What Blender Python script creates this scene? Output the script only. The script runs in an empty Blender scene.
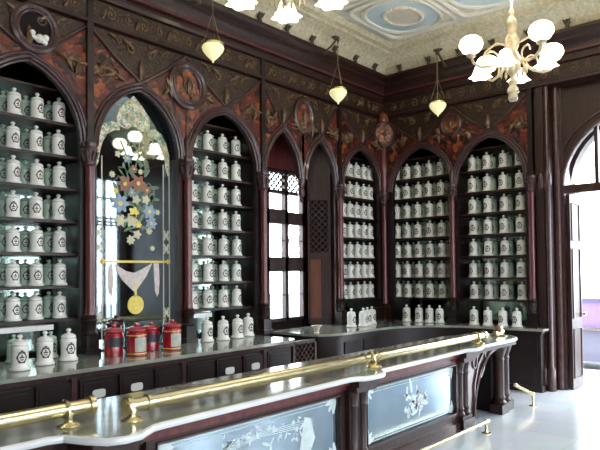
import bpy, math, random
from mathutils import Vector, Matrix
random.seed(7)
PI = math.pi
SC = bpy.context.scene
COL = SC.collection

# ------------------------------------------------------------------ materials
def new_mat(name):
    m = bpy.data.materials.new(name); m.use_nodes = True
    nt = m.node_tree
    return m, nt, nt.nodes['Principled BSDF']

def mat(name, col, rough=.5, metal=0, coat=0, noise=None, nscale=8, bump=0, bscale=60, emit=None, estr=0,
        trans=0, alpha=1, stretch=None, spec=.5):
    m, nt, b = new_mat(name)
    b.inputs['Base Color'].default_value = (*col, 1)
    b.inputs['Roughness'].default_value = rough
    b.inputs['Metallic'].default_value = metal
    b.inputs['Coat Weight'].default_value = coat
    b.inputs['Coat Roughness'].default_value = .12
    b.inputs['Specular IOR Level'].default_value = spec
    if trans: b.inputs['Transmission Weight'].default_value = trans
    if emit:
        b.inputs['Emission Color'].default_value = (*emit, 1); b.inputs['Emission Strength'].default_value = estr
    tc = nt.nodes.new('ShaderNodeTexCoord'); mp = nt.nodes.new('ShaderNodeMapping')
    nt.links.new(tc.outputs['Object'], mp.inputs['Vector'])
    if stretch: mp.inputs['Scale'].default_value = stretch
    if noise:
        n = nt.nodes.new('ShaderNodeTexNoise'); n.inputs['Scale'].default_value = nscale; n.inputs['Detail'].default_value = 5
        r = nt.nodes.new('ShaderNodeValToRGB')
        r.color_ramp.elements[0].position = .35; r.color_ramp.elements[1].position = .68
        r.color_ramp.elements[0].color = (*col, 1); r.color_ramp.elements[1].color = (*noise, 1)
        nt.links.new(mp.outputs['Vector'], n.inputs['Vector']); nt.links.new(n.outputs['Fac'], r.inputs['Fac'])
        nt.links.new(r.outputs['Color'], b.inputs['Base Color'])
    if bump:
        n2 = nt.nodes.new('ShaderNodeTexNoise'); n2.inputs['Scale'].default_value = bscale; n2.inputs['Detail'].default_value = 3
        bp = nt.nodes.new('ShaderNodeBump'); bp.inputs['Strength'].default_value = bump; bp.inputs['Distance'].default_value = .02
        nt.links.new(mp.outputs['Vector'], n2.inputs['Vector'])
        nt.links.new(n2.outputs['Fac'], bp.inputs['Height']); nt.links.new(bp.outputs['Normal'], b.inputs['Normal'])
    return m

def mosaic(name, cols, scale=14, rough=.4, bump=.3, rnd=1.0):
    """patches of several colours: inlaid wood, painted glass, stencilled plaster"""
    m, nt, b = new_mat(name)
    tc = nt.nodes.new('ShaderNodeTexCoord'); v = nt.nodes.new('ShaderNodeTexVoronoi'); v.inputs['Scale'].default_value = scale
    v.inputs['Randomness'].default_value = rnd
    n = nt.nodes.new('ShaderNodeTexNoise'); n.inputs['Scale'].default_value = scale * .6
    mx = nt.nodes.new('ShaderNodeMixRGB'); mx.inputs['Fac'].default_value = .12
    nt.links.new(tc.outputs['Object'], n.inputs['Vector'])
    nt.links.new(tc.outputs['Object'], mx.inputs['Color1']); nt.links.new(n.outputs['Color'], mx.inputs['Color2'])
    nt.links.new(mx.outputs['Color'], v.inputs['Vector'])
    sx = nt.nodes.new('ShaderNodeSeparateColor'); nt.links.new(v.outputs['Color'], sx.inputs['Color'])
    r = nt.nodes.new('ShaderNodeValToRGB'); r.color_ramp.interpolation = 'CONSTANT'
    el = r.color_ramp.elements
    for i, c in enumerate(cols):
        e = el[i] if i < 2 else el.new(i / len(cols))
        e.position = i / len(cols); e.color = (*c, 1)
    nt.links.new(sx.outputs['Red'], r.inputs['Fac']); nt.links.new(r.outputs['Color'], b.inputs['Base Color'])
    b.inputs['Roughness'].default_value = rough
    bp = nt.nodes.new('ShaderNodeBump'); bp.inputs['Strength'].default_value = bump; bp.inputs['Distance'].default_value = .02
    nt.links.new(v.outputs['Distance'], bp.inputs['Height']); nt.links.new(bp.outputs['Normal'], b.inputs['Normal'])
    return m

def pane_mat(name, tint=(1, 1, 1), gloss=.12):
    m = bpy.data.materials.new(name); m.use_nodes = True; nt = m.node_tree
    for n in list(nt.nodes): nt.nodes.remove(n)
    o = nt.nodes.new('ShaderNodeOutputMaterial'); t = nt.nodes.new('ShaderNodeBsdfTransparent'); g = nt.nodes.new('ShaderNodeBsdfGlossy')
    t.inputs['Color'].default_value = (*tint, 1); g.inputs['Roughness'].default_value = .02
    mx = nt.nodes.new('ShaderNodeMixShader'); mx.inputs['Fac'].default_value = gloss
    nt.links.new(t.outputs[0], mx.inputs[1]); nt.links.new(g.outputs[0], mx.inputs[2]); nt.links.new(mx.outputs[0], o.inputs['Surface'])
    return m

M = {}
M['wood'] = mat('dark_wood', (.015, .005, .004), .42, coat=.08, noise=(.042, .011, .008), nscale=5, bump=.25, bscale=25, stretch=(4, 4, .6))
M['ebony'] = mat('black_wood', (.010, .005, .005), .38, coat=.12, noise=(.019, .008, .007), nscale=6)
M['carved'] = mat('carved_wood', (.018, .009, .006), .42, noise=(.066, .034, .016), nscale=26, bump=.9, bscale=34)
M['carvehi'] = mat('carved_relief', (.09, .050, .023), .36, coat=.2, noise=(.17, .10, .045), nscale=18)
M['rib'] = mat('moulding_wood', (.045, .019, .018), .3, coat=.35, noise=(.085, .040, .037), nscale=14, bump=.1, bscale=30)
M['red'] = mat('red_wood', (.085, .013, .014), .3, coat=.4, noise=(.16, .028, .028), nscale=6, bump=.15, bscale=25, stretch=(4, 4, .5))
M['board'] = mat('brown_board', (.11, .035, .018), .4, noise=(.16, .055, .03), nscale=6, stretch=(5, 5, .5))
M['marq'] = mosaic('marquetry', [(.022, .009, .007), (.14, .026, .012), (.04, .013, .009), (.27, .070, .020), (.075, .016, .010), (.12, .016, .013), (.016, .007, .007)], 15, .35, .5)
M['inlay'] = mosaic('orange_inlay', [(.36, .10, .030), (.24, .055, .020), (.42, .14, .045), (.12, .03, .014)], 18, .35, .4)
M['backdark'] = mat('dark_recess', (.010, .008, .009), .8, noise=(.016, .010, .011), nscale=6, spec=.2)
M['porcelain'] = mat('porcelain', (.80, .82, .76), .22, coat=.4, noise=(.86, .87, .82), nscale=5)
M['shadetint'] = mat('shade_tinted_porcelain', (.44, .62, .50), .24, coat=.4, noise=(.55, .69, .58), nscale=5)  # green shade of the back row put into the porcelain colour
M['emblem'] = mat('emblem_paint', (.035, .03, .035), .35, noise=(.11, .05, .05), nscale=60)
M['agedmirror'] = mat('aged_mirror', (.36, .48, .43), .10, metal=1, noise=(.27, .37, .33), nscale=5)
M['glassmirror'] = mat('painted_mirror_glass', (.40, .50, .54), .03, metal=1)
M['bluemirror'] = mat('etched_mirror_glass', (.42, .56, .68), .16, metal=1, noise=(.55, .68, .78), nscale=3)
M['etch'] = mat('white_etching', (.72, .80, .82), .5, noise=(.55, .68, .68), nscale=20)
M['etchgold'] = mat('gilt_line', (.42, .38, .16), .35, metal=.6)
M['marble'] = mat('grey_marble', (.24, .26, .22), .10, coat=.4, noise=(.36, .37, .32), nscale=5)
M['whitemarble'] = mat('white_marble', (.78, .80, .80), .15, noise=(.70, .72, .73), nscale=6)
M['brass'] = mat('brass', (.86, .77, .50), .27, metal=1, noise=(.78, .68, .38), nscale=9)
M['plate'] = mat('white_enamel', (.75, .77, .75), .25)
M['redglass'] = mat('red_liquid', (.42, .008, .022), .12, coat=1, noise=(.24, .006, .014), nscale=10)
M['clearlid'] = mat('ruby_glass', (.50, .06, .09), .08, coat=1, noise=(.36, .03, .05), nscale=12)
M['darklabel'] = mat('dark_label', (.045, .03, .05), .4)
M['palelabel'] = mat('pale_label', (.55, .56, .48), .45, noise=(.42, .44, .38), nscale=14)
M['gold'] = mat('gilt', (.70, .52, .10), .35, metal=.35, noise=(.78, .66, .2), nscale=30)
M['cream'] = mat('cream_paint', (.60, .56, .42), .4, noise=(.48, .54, .40), nscale=22)
M['blue'] = mat('blue_paint', (.18, .29, .40), .4, noise=(.32, .42, .50), nscale=22)
M['rose'] = mat('rust_paint', (.34, .14, .09), .4, noise=(.22, .10, .07), nscale=18)
M['leaf'] = mat('green_paint', (.09, .17, .10), .4, noise=(.16, .25, .15), nscale=18)
M['pinkdrape'] = mat('drape_paint', (.56, .48, .47), .4, noise=(.68, .64, .60), nscale=26)
M['lobes'] = mosaic('painted_border', [(.66, .62, .44), (.20, .38, .30), (.58, .40, .32), (.72, .72, .56), (.14, .28, .24), (.40, .52, .34), (.62, .50, .22)], 34, .4, .1)
M['plaster'] = mat('white_plaster', (.86, .84, .76), .7, noise=(.78, .76, .66), nscale=7, bump=.25, bscale=30)
M['cove'] = mat('moulded_plaster', (.60, .54, .36), .7, noise=(.80, .75, .57), nscale=22, bump=.8, bscale=24)
M['cblue'] = mat('ceiling_blue', (.56, .72, .79), .7, noise=(.72, .82, .84), nscale=4)
M['ctan'] = mat('ceiling_tan', (.72, .66, .52), .7, noise=(.84, .80, .68), nscale=12, bump=.4, bscale=24)
M['floor'] = None
M['lamp'] = mat('lit_opal_glass', (.95, .90, .75), .3, emit=(1, .87, .62), estr=3.0)
M['lampw'] = mat('lit_pendant_glass', (.85, .82, .55), .2, emit=(.95, .86, .45), estr=.5, noise=(.6, .62, .36), nscale=20)
M['bulb'] = mat('lit_bulb', (1, 1, .9), .3, emit=(1, .93, .75), estr=9)
M['crystal'] = mat('crystal_glass', (.50, .42, .27), .14, coat=.6, noise=(.72, .64, .46), nscale=18)
M['verdigris'] = mat('aged_bronze', (.045, .045, .024), .45, noise=(.10, .085, .04), nscale=14)
M['chain'] = mat('chain_bronze', (.20, .16, .09), .4, metal=.7)
M['pane'] = pane_mat('clear_pane', gloss=.06)
M['pave'] = mat('pavement', (.62, .60, .60), .8, noise=(.50, .50, .52), nscale=3)
M['street'] = mat('street', (.20, .20, .22), .85, noise=(.26, .26, .27), nscale=5)
M['carbody'] = mat('car_paint', (.12, .12, .17), .25, coat=.8)
M['carglass'] = mat('car_window', (.26, .18, .48), .08, coat=.5)
M['chrome'] = mat('chrome', (.8, .8, .82), .12, metal=1)
M['tyre'] = mat('tyre', (.03, .03, .03), .8)
M['darkwall'] = mat('panelled_wall', (.05, .035, .03), .5, noise=(.08, .05, .04), nscale=3)
M['cup'] = mat('cream_glaze', (.72, .68, .52), .3)
M['brownball'] = mat('brown_wood_turned', (.20, .07, .035), .3, coat=.4)

def tile_mat():
    m, nt, b = new_mat('marble_tiles')
    tc = nt.nodes.new('ShaderNodeTexCoord'); br = nt.nodes.new('ShaderNodeTexBrick')
    br.offset = 0; br.inputs['Scale'].default_value = 1.0
    br.inputs['Brick Width'].default_value = .5; br.inputs['Row Height'].default_value = .5; br.inputs['Mortar Size'].default_value = .002
    br.inputs['Color1'].default_value = (.74, .79, .84, 1); br.inputs['Color2'].default_value = (.66, .72, .78, 1); br.inputs['Mortar'].default_value = (.56, .60, .65, 1)
    n = nt.nodes.new('ShaderNodeTexNoise'); n.inputs['Scale'].default_value = 2.5; n.inputs['Detail'].default_value = 8
    mx = nt.nodes.new('ShaderNodeMixRGB'); mx.blend_type = 'MULTIPLY'; mx.inputs['Fac'].default_value = .25
    nt.links.new(tc.outputs['Object'], br.inputs['Vector']); nt.links.new(tc.outputs['Object'], n.inputs['Vector'])
    nt.links.new(br.outputs['Color'], mx.inputs['Color1']); nt.links.new(n.outputs['Color'], mx.inputs['Color2'])
    nt.links.new(mx.outputs['Color'], b.inputs['Base Color']); b.inputs['Roughness'].default_value = .16
    return m
M['floor'] = tile_mat()

# ------------------------------------------------------------------ mesh builder
class MB:
    def __init__(s): s.v = []; s.f = []
    def add(s, vs, fs):
        o = len(s.v); s.v += [tuple(p) for p in vs]; s.f += [tuple(i + o for i in f) for f in fs]; return s
    def box(s, x0, x1, y0, y1, z0, z1):
        return s.add([(x0, y0, z0), (x1, y0, z0), (x1, y1, z0), (x0, y1, z0), (x0, y0, z1), (x1, y0, z1), (x1, y1, z1), (x0, y1, z1)],
                     [(0, 3, 2, 1), (4, 5, 6, 7), (0, 1, 5, 4), (1, 2, 6, 5), (2, 3, 7, 6), (3, 0, 4, 7)])
    def lathe(s, prof, c=(0, 0, 0), n=16, ruffle=0, lobes=8, axis='z'):
        vs = []; fs = []
        for k, (r, z) in enumerate(prof):
            for i in range(n):
                a = 2 * PI * i / n
                rr = r * (1 + ruffle * math.cos(lobes * a) * (k / max(1, len(prof) - 1)))
                p = (rr * math.cos(a), rr * math.sin(a), z)
                if axis == 'y': p = (p[0], -z, p[1])
                vs.append((c[0] + p[0], c[1] + p[1], c[2] + p[2]))
        for k in range(len(prof) - 1):
            for i in range(n):
                j = (i + 1) % n
                fs.append((k * n + i, k * n + j, (k + 1) * n + j, (k + 1) * n + i))
        if prof[0][0] > 1e-4: fs.append(tuple(range(n - 1, -1, -1)))
        if prof[-1][0] > 1e-4: fs.append(tuple((len(prof) - 1) * n + i for i in range(n)))
        return s.add(vs, fs)
    def tube(s, pts, r, n=8, closed=False):
        P = [Vector(p) for p in pts]; N = len(P); vs = []; fs = []
        up = None
        for i, p in enumerate(P):
            a = P[i - 1] if (i or closed) else P[0]; b = P[(i + 1) % N] if (i < N - 1 or closed) else P[-1]
            t = (b - a).normalized() if (b - a).length > 1e-9 else Vector((1, 0, 0))
            if up is None:
                up = Vector((0, 0, 1)) if abs(t.z) < .9 else Vector((0, 1, 0))
            u = (up - t * up.dot(t))
            if u.length < 1e-6: u = t.orthogonal()
            u.normalize(); up = u; w = t.cross(u)
            rr = r[i] if isinstance(r, (list, tuple)) else r
            for k in range(n):
                an = 2 * PI * k / n
                vs.append(p + (u * math.cos(an) + w * math.sin(an)) * rr)
        for i in range(N if closed else N - 1):
            j = (i + 1) % N
            for k in range(n):
                l = (k + 1) % n
                fs.append((i * n + k, i * n + l, j * n + l, j * n + k))
        if not closed:
            fs.append(tuple(range(n - 1, -1, -1))); fs.append(tuple((N - 1) * n + k for k in range(n)))
        return s.add(vs, fs)
    def prism(s, poly, a0, a1, plane='xy'):
        n = len(poly)
        g = {'xy': lambda p, a: (p[0], p[1], a), 'xz': lambda p, a: (p[0], a, p[1]), 'yz': lambda p, a: (a, p[0], p[1])}[plane]
        vs = [g(p, a0) for p in poly] + [g(p, a1) for p in poly]
        fs = [tuple(range(n - 1, -1, -1)), tuple(range(n, 2 * n))]
        fs += [(i, (i + 1) % n, n + (i + 1) % n, n + i) for i in range(n)]
        return s.add(vs, fs)
    def strip(s, cols, y0, y1):
        """panel given as columns (x, z_bottom, z_top), from depth y0 (front) to y1"""
        n = len(cols); vs = []
        for x, zb, zt in cols: vs += [(x, y0, zb), (x, y0, zt), (x, y1, zb), (x, y1, zt)]
        fs = []
        for i in range(n - 1):
            a = 4 * i; b = a + 4
            fs += [(a, b, b + 1, a + 1), (a + 3, b + 3, b + 2, a + 2), (a + 2, b + 2, b, a), (a + 1, b + 1, b + 3, a + 3)]
        fs += [(0, 1, 3, 2), (4 * n - 4, 4 * n - 2, 4 * n - 1, 4 * n - 3)]
        return s.add(vs, fs)
    def ball(s, c, r, n=12, m=8, sz=1.0):
        return s.lathe([(max(1e-5, r * math.sin(PI * k / m)), -r * sz * math.cos(PI * k / m)) for k in range(m + 1)], c, n)
    def lattice(s, x0, x1, z0, z1, y, pitch, w=.012, th=.012):
        for sg in (1, -1):
            k = -int((x1 - x0 + z1 - z0) / pitch) - 1
            while k * pitch < (x1 - x0) + (z1 - z0):
                c = k * pitch; k += 1
                pts = []
                # line z = z0 + sg*(x - xa) + c
                xa = x0 if sg > 0 else x1
                for x in (x0, x1):
                    z = z0 + sg * (x - xa) + c
                    if z0 <= z <= z1: pts.append((x, z))
                for z in (z0, z1):
                    x = xa + (z - z0 - c) / sg
                    if x0 < x < x1: pts.append((x, z))
                if len(pts) >= 2:
                    (xa1, za1), (xb1, zb1) = pts[0], pts[-1]
                    if math.hypot(xb1 - xa1, zb1 - za1) > .03:
                        s.tube([(xa1, y, za1), (xb1, y, zb1)], w / 2, 4)
        return s
    def build(s, name, m, parent=None, off=(0, 0, 0), smooth=35):
        me = bpy.data.meshes.new(name)
        me.from_pydata([(a - off[0], b - off[1], c - off[2]) for a, b, c in s.v], [], s.f)
        me.materials.append(m)
        import bmesh
        bm = bmesh.new(); bm.from_mesh(me); bmesh.ops.recalc_face_normals(bm, faces=bm.faces[:]); bm.to_mesh(me); bm.free()
        if smooth:
            for p in me.polygons: p.use_smooth = True
            me.set_sharp_from_angle(angle=math.radians(smooth))
        o = bpy.data.objects.new(name, me); COL.objects.link(o)
        if parent: o.parent = parent
        return o

def tag(o, label=None, cat=None, group=None, kind=None):
    if label: o['label'] = label
    if cat: o['category'] = cat
    if group: o['group'] = group
    if kind: o['kind'] = kind
    return o
def empty(name, label, cat, loc=(0, 0, 0), rz=0, group=None):
    o = bpy.data.objects.new(name, None); COL.objects.link(o); o.location = loc; o.rotation_euler = (0, 0, rz)
    o.empty_display_size = .1
    return tag(o, label, cat, group)
WALL = {'A': Matrix.Identity(4), 'B': Matrix.Rotation(-PI / 2, 4, 'Z')}   # wall-local x runs left to right, y into the wall
WROT = {'A': 0, 'B': -PI / 2}
def wall_thing(name, label, cat, wall, org, group=None):
    t = empty(name, label, cat, WALL[wall] @ Vector(org), WROT[wall], group)
    return t, org
def struct(name, mb, m, smooth=35):
    return tag(mb.build(name, m, smooth=smooth), kind='structure')
def copy_tree(o, parent=None):
    c = o.copy(); COL.objects.link(c); c.parent = parent
    for ch in o.children: copy_tree(ch, c)
    return c

# ------------------------------------------------------------------ gothic arch geometry
ZS = 3.07           # spring line
ZT = 4.33           # underside of the frieze
def arch_pts(cx, h, rise, n=11, zs=ZS, grow=0):
    """pointed arch from left spring over the apex to right spring"""
    r = (h * h + rise * rise) / (2 * h)
    L = []
    c = r - h                                  # centre of the left arc lies right of the middle
    a1 = math.atan2(rise, -c) if c != 0 else PI / 2
    for k in range(n):
        a = PI + (a1 - PI) * k / (n - 1)
        L.append((c + (r + grow) * math.cos(a), (r + grow) * math.sin(a)))
    if grow:
        L = [p for p in L if p[0] < 0] + [(0, math.sqrt(max(0, (r + grow) ** 2 - c * c)))]
    else: L[-1] = (0, rise)
    R_ = [(-x, z) for x, z in L[-2::-1]]
    return [(cx + x, zs + z) for x, z in L + R_]
def arch_z(cx, h, rise, x, zs=ZS, grow=0):
    r = (h * h + rise * rise) / (2 * h); c = r - h; d = abs(x - cx)
    q = (r + grow) ** 2 - (c + d) ** 2
    return zs + math.sqrt(q) if q > 0 else zs

def arch_front(x0, x1, arches, ztop, y0, y1, zb=ZS):
    cols = [(x0, zb, ztop)]
    for cx, h, rise in arches:
        P = arch_pts(cx, h, rise)
        for i, (x, z) in enumerate(P):
            if i == 0: cols.append((x - .001, zb, ztop))
            cols.append((x, z, ztop))
        cols.append((P[-1][0] + .001, zb, ztop))
    cols.append((x1, zb, ztop))
    return MB().strip(cols, y0, y1)

def scroll(mb, cx, cz, y, s, flip=1, r=.012):
    pts = []
    for k in range(15):
        t = k / 14; a = t * 2.6 * PI; rr = s * (.12 + .88 * t)
        pts.append((cx + flip * rr * math.cos(a) * .9, y, cz + rr * math.sin(a)))
    mb.tube(pts, r, 5)
    mb.ball((cx, y, cz), r * 1.9, 6, 4)

def carve_leaf(mb, cx, cz, y, s, ang):
    pts = []
    for k in range(7):
        t = k / 6
        pts.append((cx + s * t * math.cos(ang), y - .012 * math.sin(PI * t), cz + s * t * math.sin(ang)))
    mb.tube(pts, [.004 + .16 * s * math.sin(PI * min(1, .12 + .88 * k / 6)) for k in range(7)], 6)

FY = -.18            # front plane of the woodwork
def bay_woodwork(t, org, x0, x1, arches, seed):
    """arched front, ribs, inlaid half diamonds and carved spandrels; all parts of the bay"""
    rnd = random.Random(seed)
    arch_front(x0, x1, arches, ZT, FY, FY + .07).build('arch_front', M['wood'], t, org)
    rb = MB()
    for cx, h, rise in arches:
        for g, r, dy in ((.0, .016, 0), (.035, .020, -.012), (.075, .016, -.004)):
            rb.tube([(x, FY - .008 + dy, z) for x, z in arch_pts(cx, h, rise, grow=g + 1e-4)], r, 6)
    rb.build('arch_moulding', M['rib'], t, org)
    dg = MB(); mq = MB(); cv = MB(); gr = MB()
    for cx, h, rise in arches:
        za = ZS + rise + .08
        ends = (max(x0, cx - h - .10), min(x1, cx + h + .10))
        for xe in ends:
            dg.tube([(cx, FY - .012, za), ((cx + xe) / 2, FY - .012, (za + ZT) / 2 - .03), (xe, FY - .012, ZT - .01)], .017, 6)
            cols = []
            for k in range(11):
                x = xe + (cx - xe) * (k / 10) * .97
                q = (x - xe) / (cx - xe)
                zt = ZT - .03 - (ZT - .03 - za) * q - .06 * math.sin(PI * q) * 1.0
                zb = max(ZS + .05, arch_z(cx, h, rise, x, grow=.095))
                if zt > zb + .012: cols.append((x, zb, zt))
            gcols = []
            for k in range(11):
                x = xe + (cx - xe) * (k / 10); q = k / 10
                zr = ZT - .01 - (ZT - .01 - za) * q - .05 * math.sin(PI * q)
                if ZT - .005 > zr + .03: gcols.append((x, zr, ZT - .005))
            gcols.sort(); gr.strip(gcols, FY - .006, FY + .01)
            if len(cols) > 2:
                cols.sort(); mq.strip(cols, FY - .008, FY + .01)
                # carved vines on the inlay
                xm, zb, zt = cols[len(cols) // 2]
                xm2, zb2, zt2 = cols[len(cols) // 5 if xe < cx else -1 - len(cols) // 5]
                for (a, b, c_, s) in ((xm, zb, zt, .07), (xm2, zb2, zt2, .085)):
                    cz = b + (c_ - b) * .55
                    if c_ - b > .12:
                        scroll(cv, a, cz, FY - .016, min(s, (c_ - b) * .28), 1 if xe < cx else -1, .009)
                        for q in range(4): carve_leaf(cv, a, cz, FY - .016, min(.13, (c_ - b) * .42), rnd.uniform(0, 2 * PI))
        # scrolls in the triangle above the arch
        for sx in (-1, 1):
            scroll(cv, cx + sx * .12, ZT - .12, FY - .012, .075, sx, .012)
            carve_leaf(cv, cx + sx * .22, ZT - .05, FY - .012, .14, PI + .5 if sx > 0 else -.5)
            carve_leaf(cv, cx + sx * .40, ZT - .03, FY - .012, .10, PI + .3 if sx > 0 else -.3)
            scroll(cv, cx + sx * .29, ZT - .075, FY - .012, .04, -sx, .008)
        carve_leaf(cv, cx, za + .04, FY - .014, .22, PI / 2)
    dg.build('diagonal_moulding', M['rib'], t, org)
    mq.build('inlaid_panel', M['marq'], t, org)
    cv.build('carving', M['carvehi'], t, org); gr.build('carved_ground', M['carved'], t, org)

SHELF_Z = [1.26 + .336 * k for k in range(7)]      # heights of the seven shelf tops
MIRROR_Y = .30
def shelving(label, wall, cx, h, rise, x0, x1, seed, marble=None):
    t, org = wall_thing('arched_shelving', label, 'shelving', wall, (cx, FY, .885))
    bay_woodwork(t, org, x0, x1, [(cx, h, rise)], seed)
    xa, xb = (max(x0 + .015, cx - h - .16), min(x1 - .005, cx + h + .01)) if wall == 'B' else (max(x0 + .005, cx - h - .02), min(x1 - .002, cx + h + .12))
    if x0 > 1.4: xa = cx - h - .03
    for z in SHELF_Z:
        MB().box(xa + .004, xb - .004, -.055, MIRROR_Y - .005, z - .028, z).build('shelf', M['wood'], t, org)
    MB().box(xa + .004, xb - .004, .0, MIRROR_Y - .005, SHELF_Z[-1] + .33, SHELF_Z[-1] + .35).build('shelf', M['wood'], t, org)
    MB().box(xa, xb, MIRROR_Y, MIRROR_Y + .012, .9, 4.0).build('mirror_back', M['agedmirror'], t, org)
    for lo, hi in ((x0, cx - h), (cx + h, x1)):
        MB().box(lo, hi, FY + .01, FY + .07, .885, ZS).build('front_panel', M['ebony'], t, org)
    for lo, hi in ((xa - .012, xa), (xb, xb + .012)):
        MB().box(lo, hi, FY + .07, MIRROR_Y, .885, 4.0).build('side_panel', M['ebony'], t, org)
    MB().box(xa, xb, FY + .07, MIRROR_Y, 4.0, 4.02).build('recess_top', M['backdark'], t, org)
    if marble:
        a, b = marble
        MB().prism([(a, MIRROR_Y - .01), (a, -.15), (b - .05, -.15), (b - .015, -.13), (b, -.08), (b, MIRROR_Y - .01)], 1.165, 1.215).build('marble_ledge', M['whitemarble'], t, org)
    return t

# ------------------------------------------------------------------ camera
cam_d = bpy.data.cameras.new('camera'); cam = bpy.data.objects.new('camera', cam_d); COL.objects.link(cam)
yaw, pit, rol = 0.721820682, 0.0271354711, -0.00940764444
fw = Vector((math.cos(pit) * math.cos(yaw), math.cos(pit) * math.sin(yaw), math.sin(pit)))
r0 = Vector((math.sin(yaw), -math.cos(yaw), 0)); u0 = r0.cross(fw)
rr = r0 * math.cos(rol) + u0 * math.sin(rol); uu = -r0 * math.sin(rol) + u0 * math.cos(rol)
mw = Matrix(((rr.x, uu.x, -fw.x, -8.919), (rr.y, uu.y, -fw.y, -5.940), (rr.z, uu.z, -fw.z, 1.721), (0, 0, 0, 1)))
cam.matrix_world = mw
cam_d.sensor_width = 36; cam_d.lens = 36; cam_d.shift_y = .05; cam_d.clip_start = .05; cam_d.clip_end = 200
SC.camera = cam

# ------------------------------------------------------------------ room shell
RX0, RY0, CZ = -12.4, -7.9, 5.36
struct('floor', MB().box(RX0 - .2, .72, RY0 - .2, .34, -.12, 0), M['floor'])
wl = MB()
WX0, WX1, WZ0, WZ1 = -2.60, -1.76, .97, 3.26
WH = WX1 + .26
wl.box(RX0, WX0, .34, .54, 0, CZ).box(WH, .54, .34, .54, 0, CZ).box(WX0, WH, .34, .54, 0, WZ0).box(WX0, WH, .34, .54, WZ1, CZ)
struct('wall_left', wl, M['backdark'])
DY0, DY1, DZT = -3.12, -4.96, 2.80          # street door opening in the right wall
wr = MB()
wr.box(.34, .54, DY0, .34, 0, CZ).box(.34, .54, RY0, DY1, 0, CZ)
ARH, ARR = (DY0 - DY1) / 2, .96
cols = [(y, z, CZ) for y, z in arch_pts((DY0 + DY1) / 2, ARH, ARR, 12, 2.92)]
v = []
for y, zb, zt in cols: v += [(.34, y, zb), (.34, y, zt), (.54, y, zb), (.54, y, zt)]
fs = []
for i in range(len(cols) - 1):
    a = 4 * i; b = a + 4
    fs += [(a, b, b + 1, a + 1), (a + 3, b + 3, b + 2, a + 2), (a + 2, b + 2, b, a), (a + 1, b + 1, b + 3, a + 3)]
wr.add(v, fs)
struct('wall_right', wr, M['darkwall'])
# street front behind the viewer: tall glazed openings
OPEN = [(-11.2, -10.1), (-8.55, -7.45), (-6.6, -5.5), (-4.75, -3.65), (-2.75, -1.95), (-1.14, -.36)]
wf = MB(); x = RX0
for a, b in OPEN:
    wf.box(x, a, RY0 - .2, RY0, 0, CZ); wf.box(a, b, RY0 - .2, RY0, 4.15, CZ); x = b
wf.box(x, .54, RY0 - .2, RY0, 0, CZ)
struct('wall_front', wf, M['darkwall'])
struct('wall_back', MB().box(RX0 - .2, RX0, RY0 - .2, .54, 0, CZ), M['darkwall'])
for i, (a, b) in enumerate(OPEN):
    g = MB()
    for k in range(5):
        xx = a + (b - a) * k / 4; w = .035 if k in (0, 4) else (.045 if k == 2 else .010)
        g.box(xx - w, xx + w, RY0 - .14, RY0 - .06, 0, 4.15)
    for z in (.05, .55, 2.95, 3.03, 3.12, 3.64, 4.12): g.box(a, b, RY0 - .13, RY0 - .07, z - .03, z + .03)
    g.box(a, b, RY0 - .12, RY0 - .08, .05, .55)
    o = struct('window_%d' % (i + 2), g, M['wood'])
    MB().box(a, b, RY0 - .103, RY0 - .097, .55, 4.15).build('pane', M['pane'], o)

# ceiling with its moulded cove, timber cornice and frieze on both panelled walls
struct('ceiling', MB().box(RX0, .54, RY0, .54, CZ, CZ + .15), M['plaster'])
def lpath(off, z, ext=.0):   # L-shaped run along both walls, offset from them
    return [(RX0, -off, z), (-off, -off, z), (-off, RY0, z)]
def sweep_L(prof):
    """profile of (offset from wall, z) mitred round the corner"""
    mb = MB(); n = len(prof); vs = []
    for k in range(3):
        for o_, z in prof: vs.append(lpath(o_, z)[k])
    fs = []
    for k in range(2):
        for i in range(n):
            j = (i + 1) % n
            fs.append((k * n + i, k * n + j, (k + 1) * n + j, (k + 1) * n + i))
    fs += [tuple(range(n)), tuple(2 * n + i for i in range(n))]
    return mb.add(vs, fs)
fr = struct('trim_1', sweep_L([(-.2, ZT), (.20, ZT), (.235, ZT + .015), (.235, ZT + .05), (.205, ZT + .065), (.205, ZT + .275), (.24, ZT + .29), (.25, ZT + .335), (-.2, ZT + .335)]), M['wood'])
co = struct('trim_2', sweep_L([(-.2, 4.665), (.25, 4.665), (.25, 4.70), (.285, 4.715), (.285, 4.75), (.30, 4.80), (.34, 4.85), (.37, 4.87), (.37, 4.90), (.42, 4.935), (.44, 4.965), (.44, 5.0), (-.2, 5.0)]), M['wood'])
MB().add(*(lambda a: (a.v, a.f))(sweep_L([(.283, 4.722), (.293, 4.722), (.293, 4.745), (.283, 4.745)]))).build('red_band', M['red'], co)
cvv = struct('trim_3', sweep_L([(.0, 5.0), (.36, 5.0), (.37, 5.02), (.36, 5.04), (.42, 5.11), (.52, 5.19), (.63, 5.24), (.66, 5.245), (.66, 5.285), (.74, 5.295), (.76, 5.33), (.80, CZ), (0, CZ)]), M['cove'])
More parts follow.
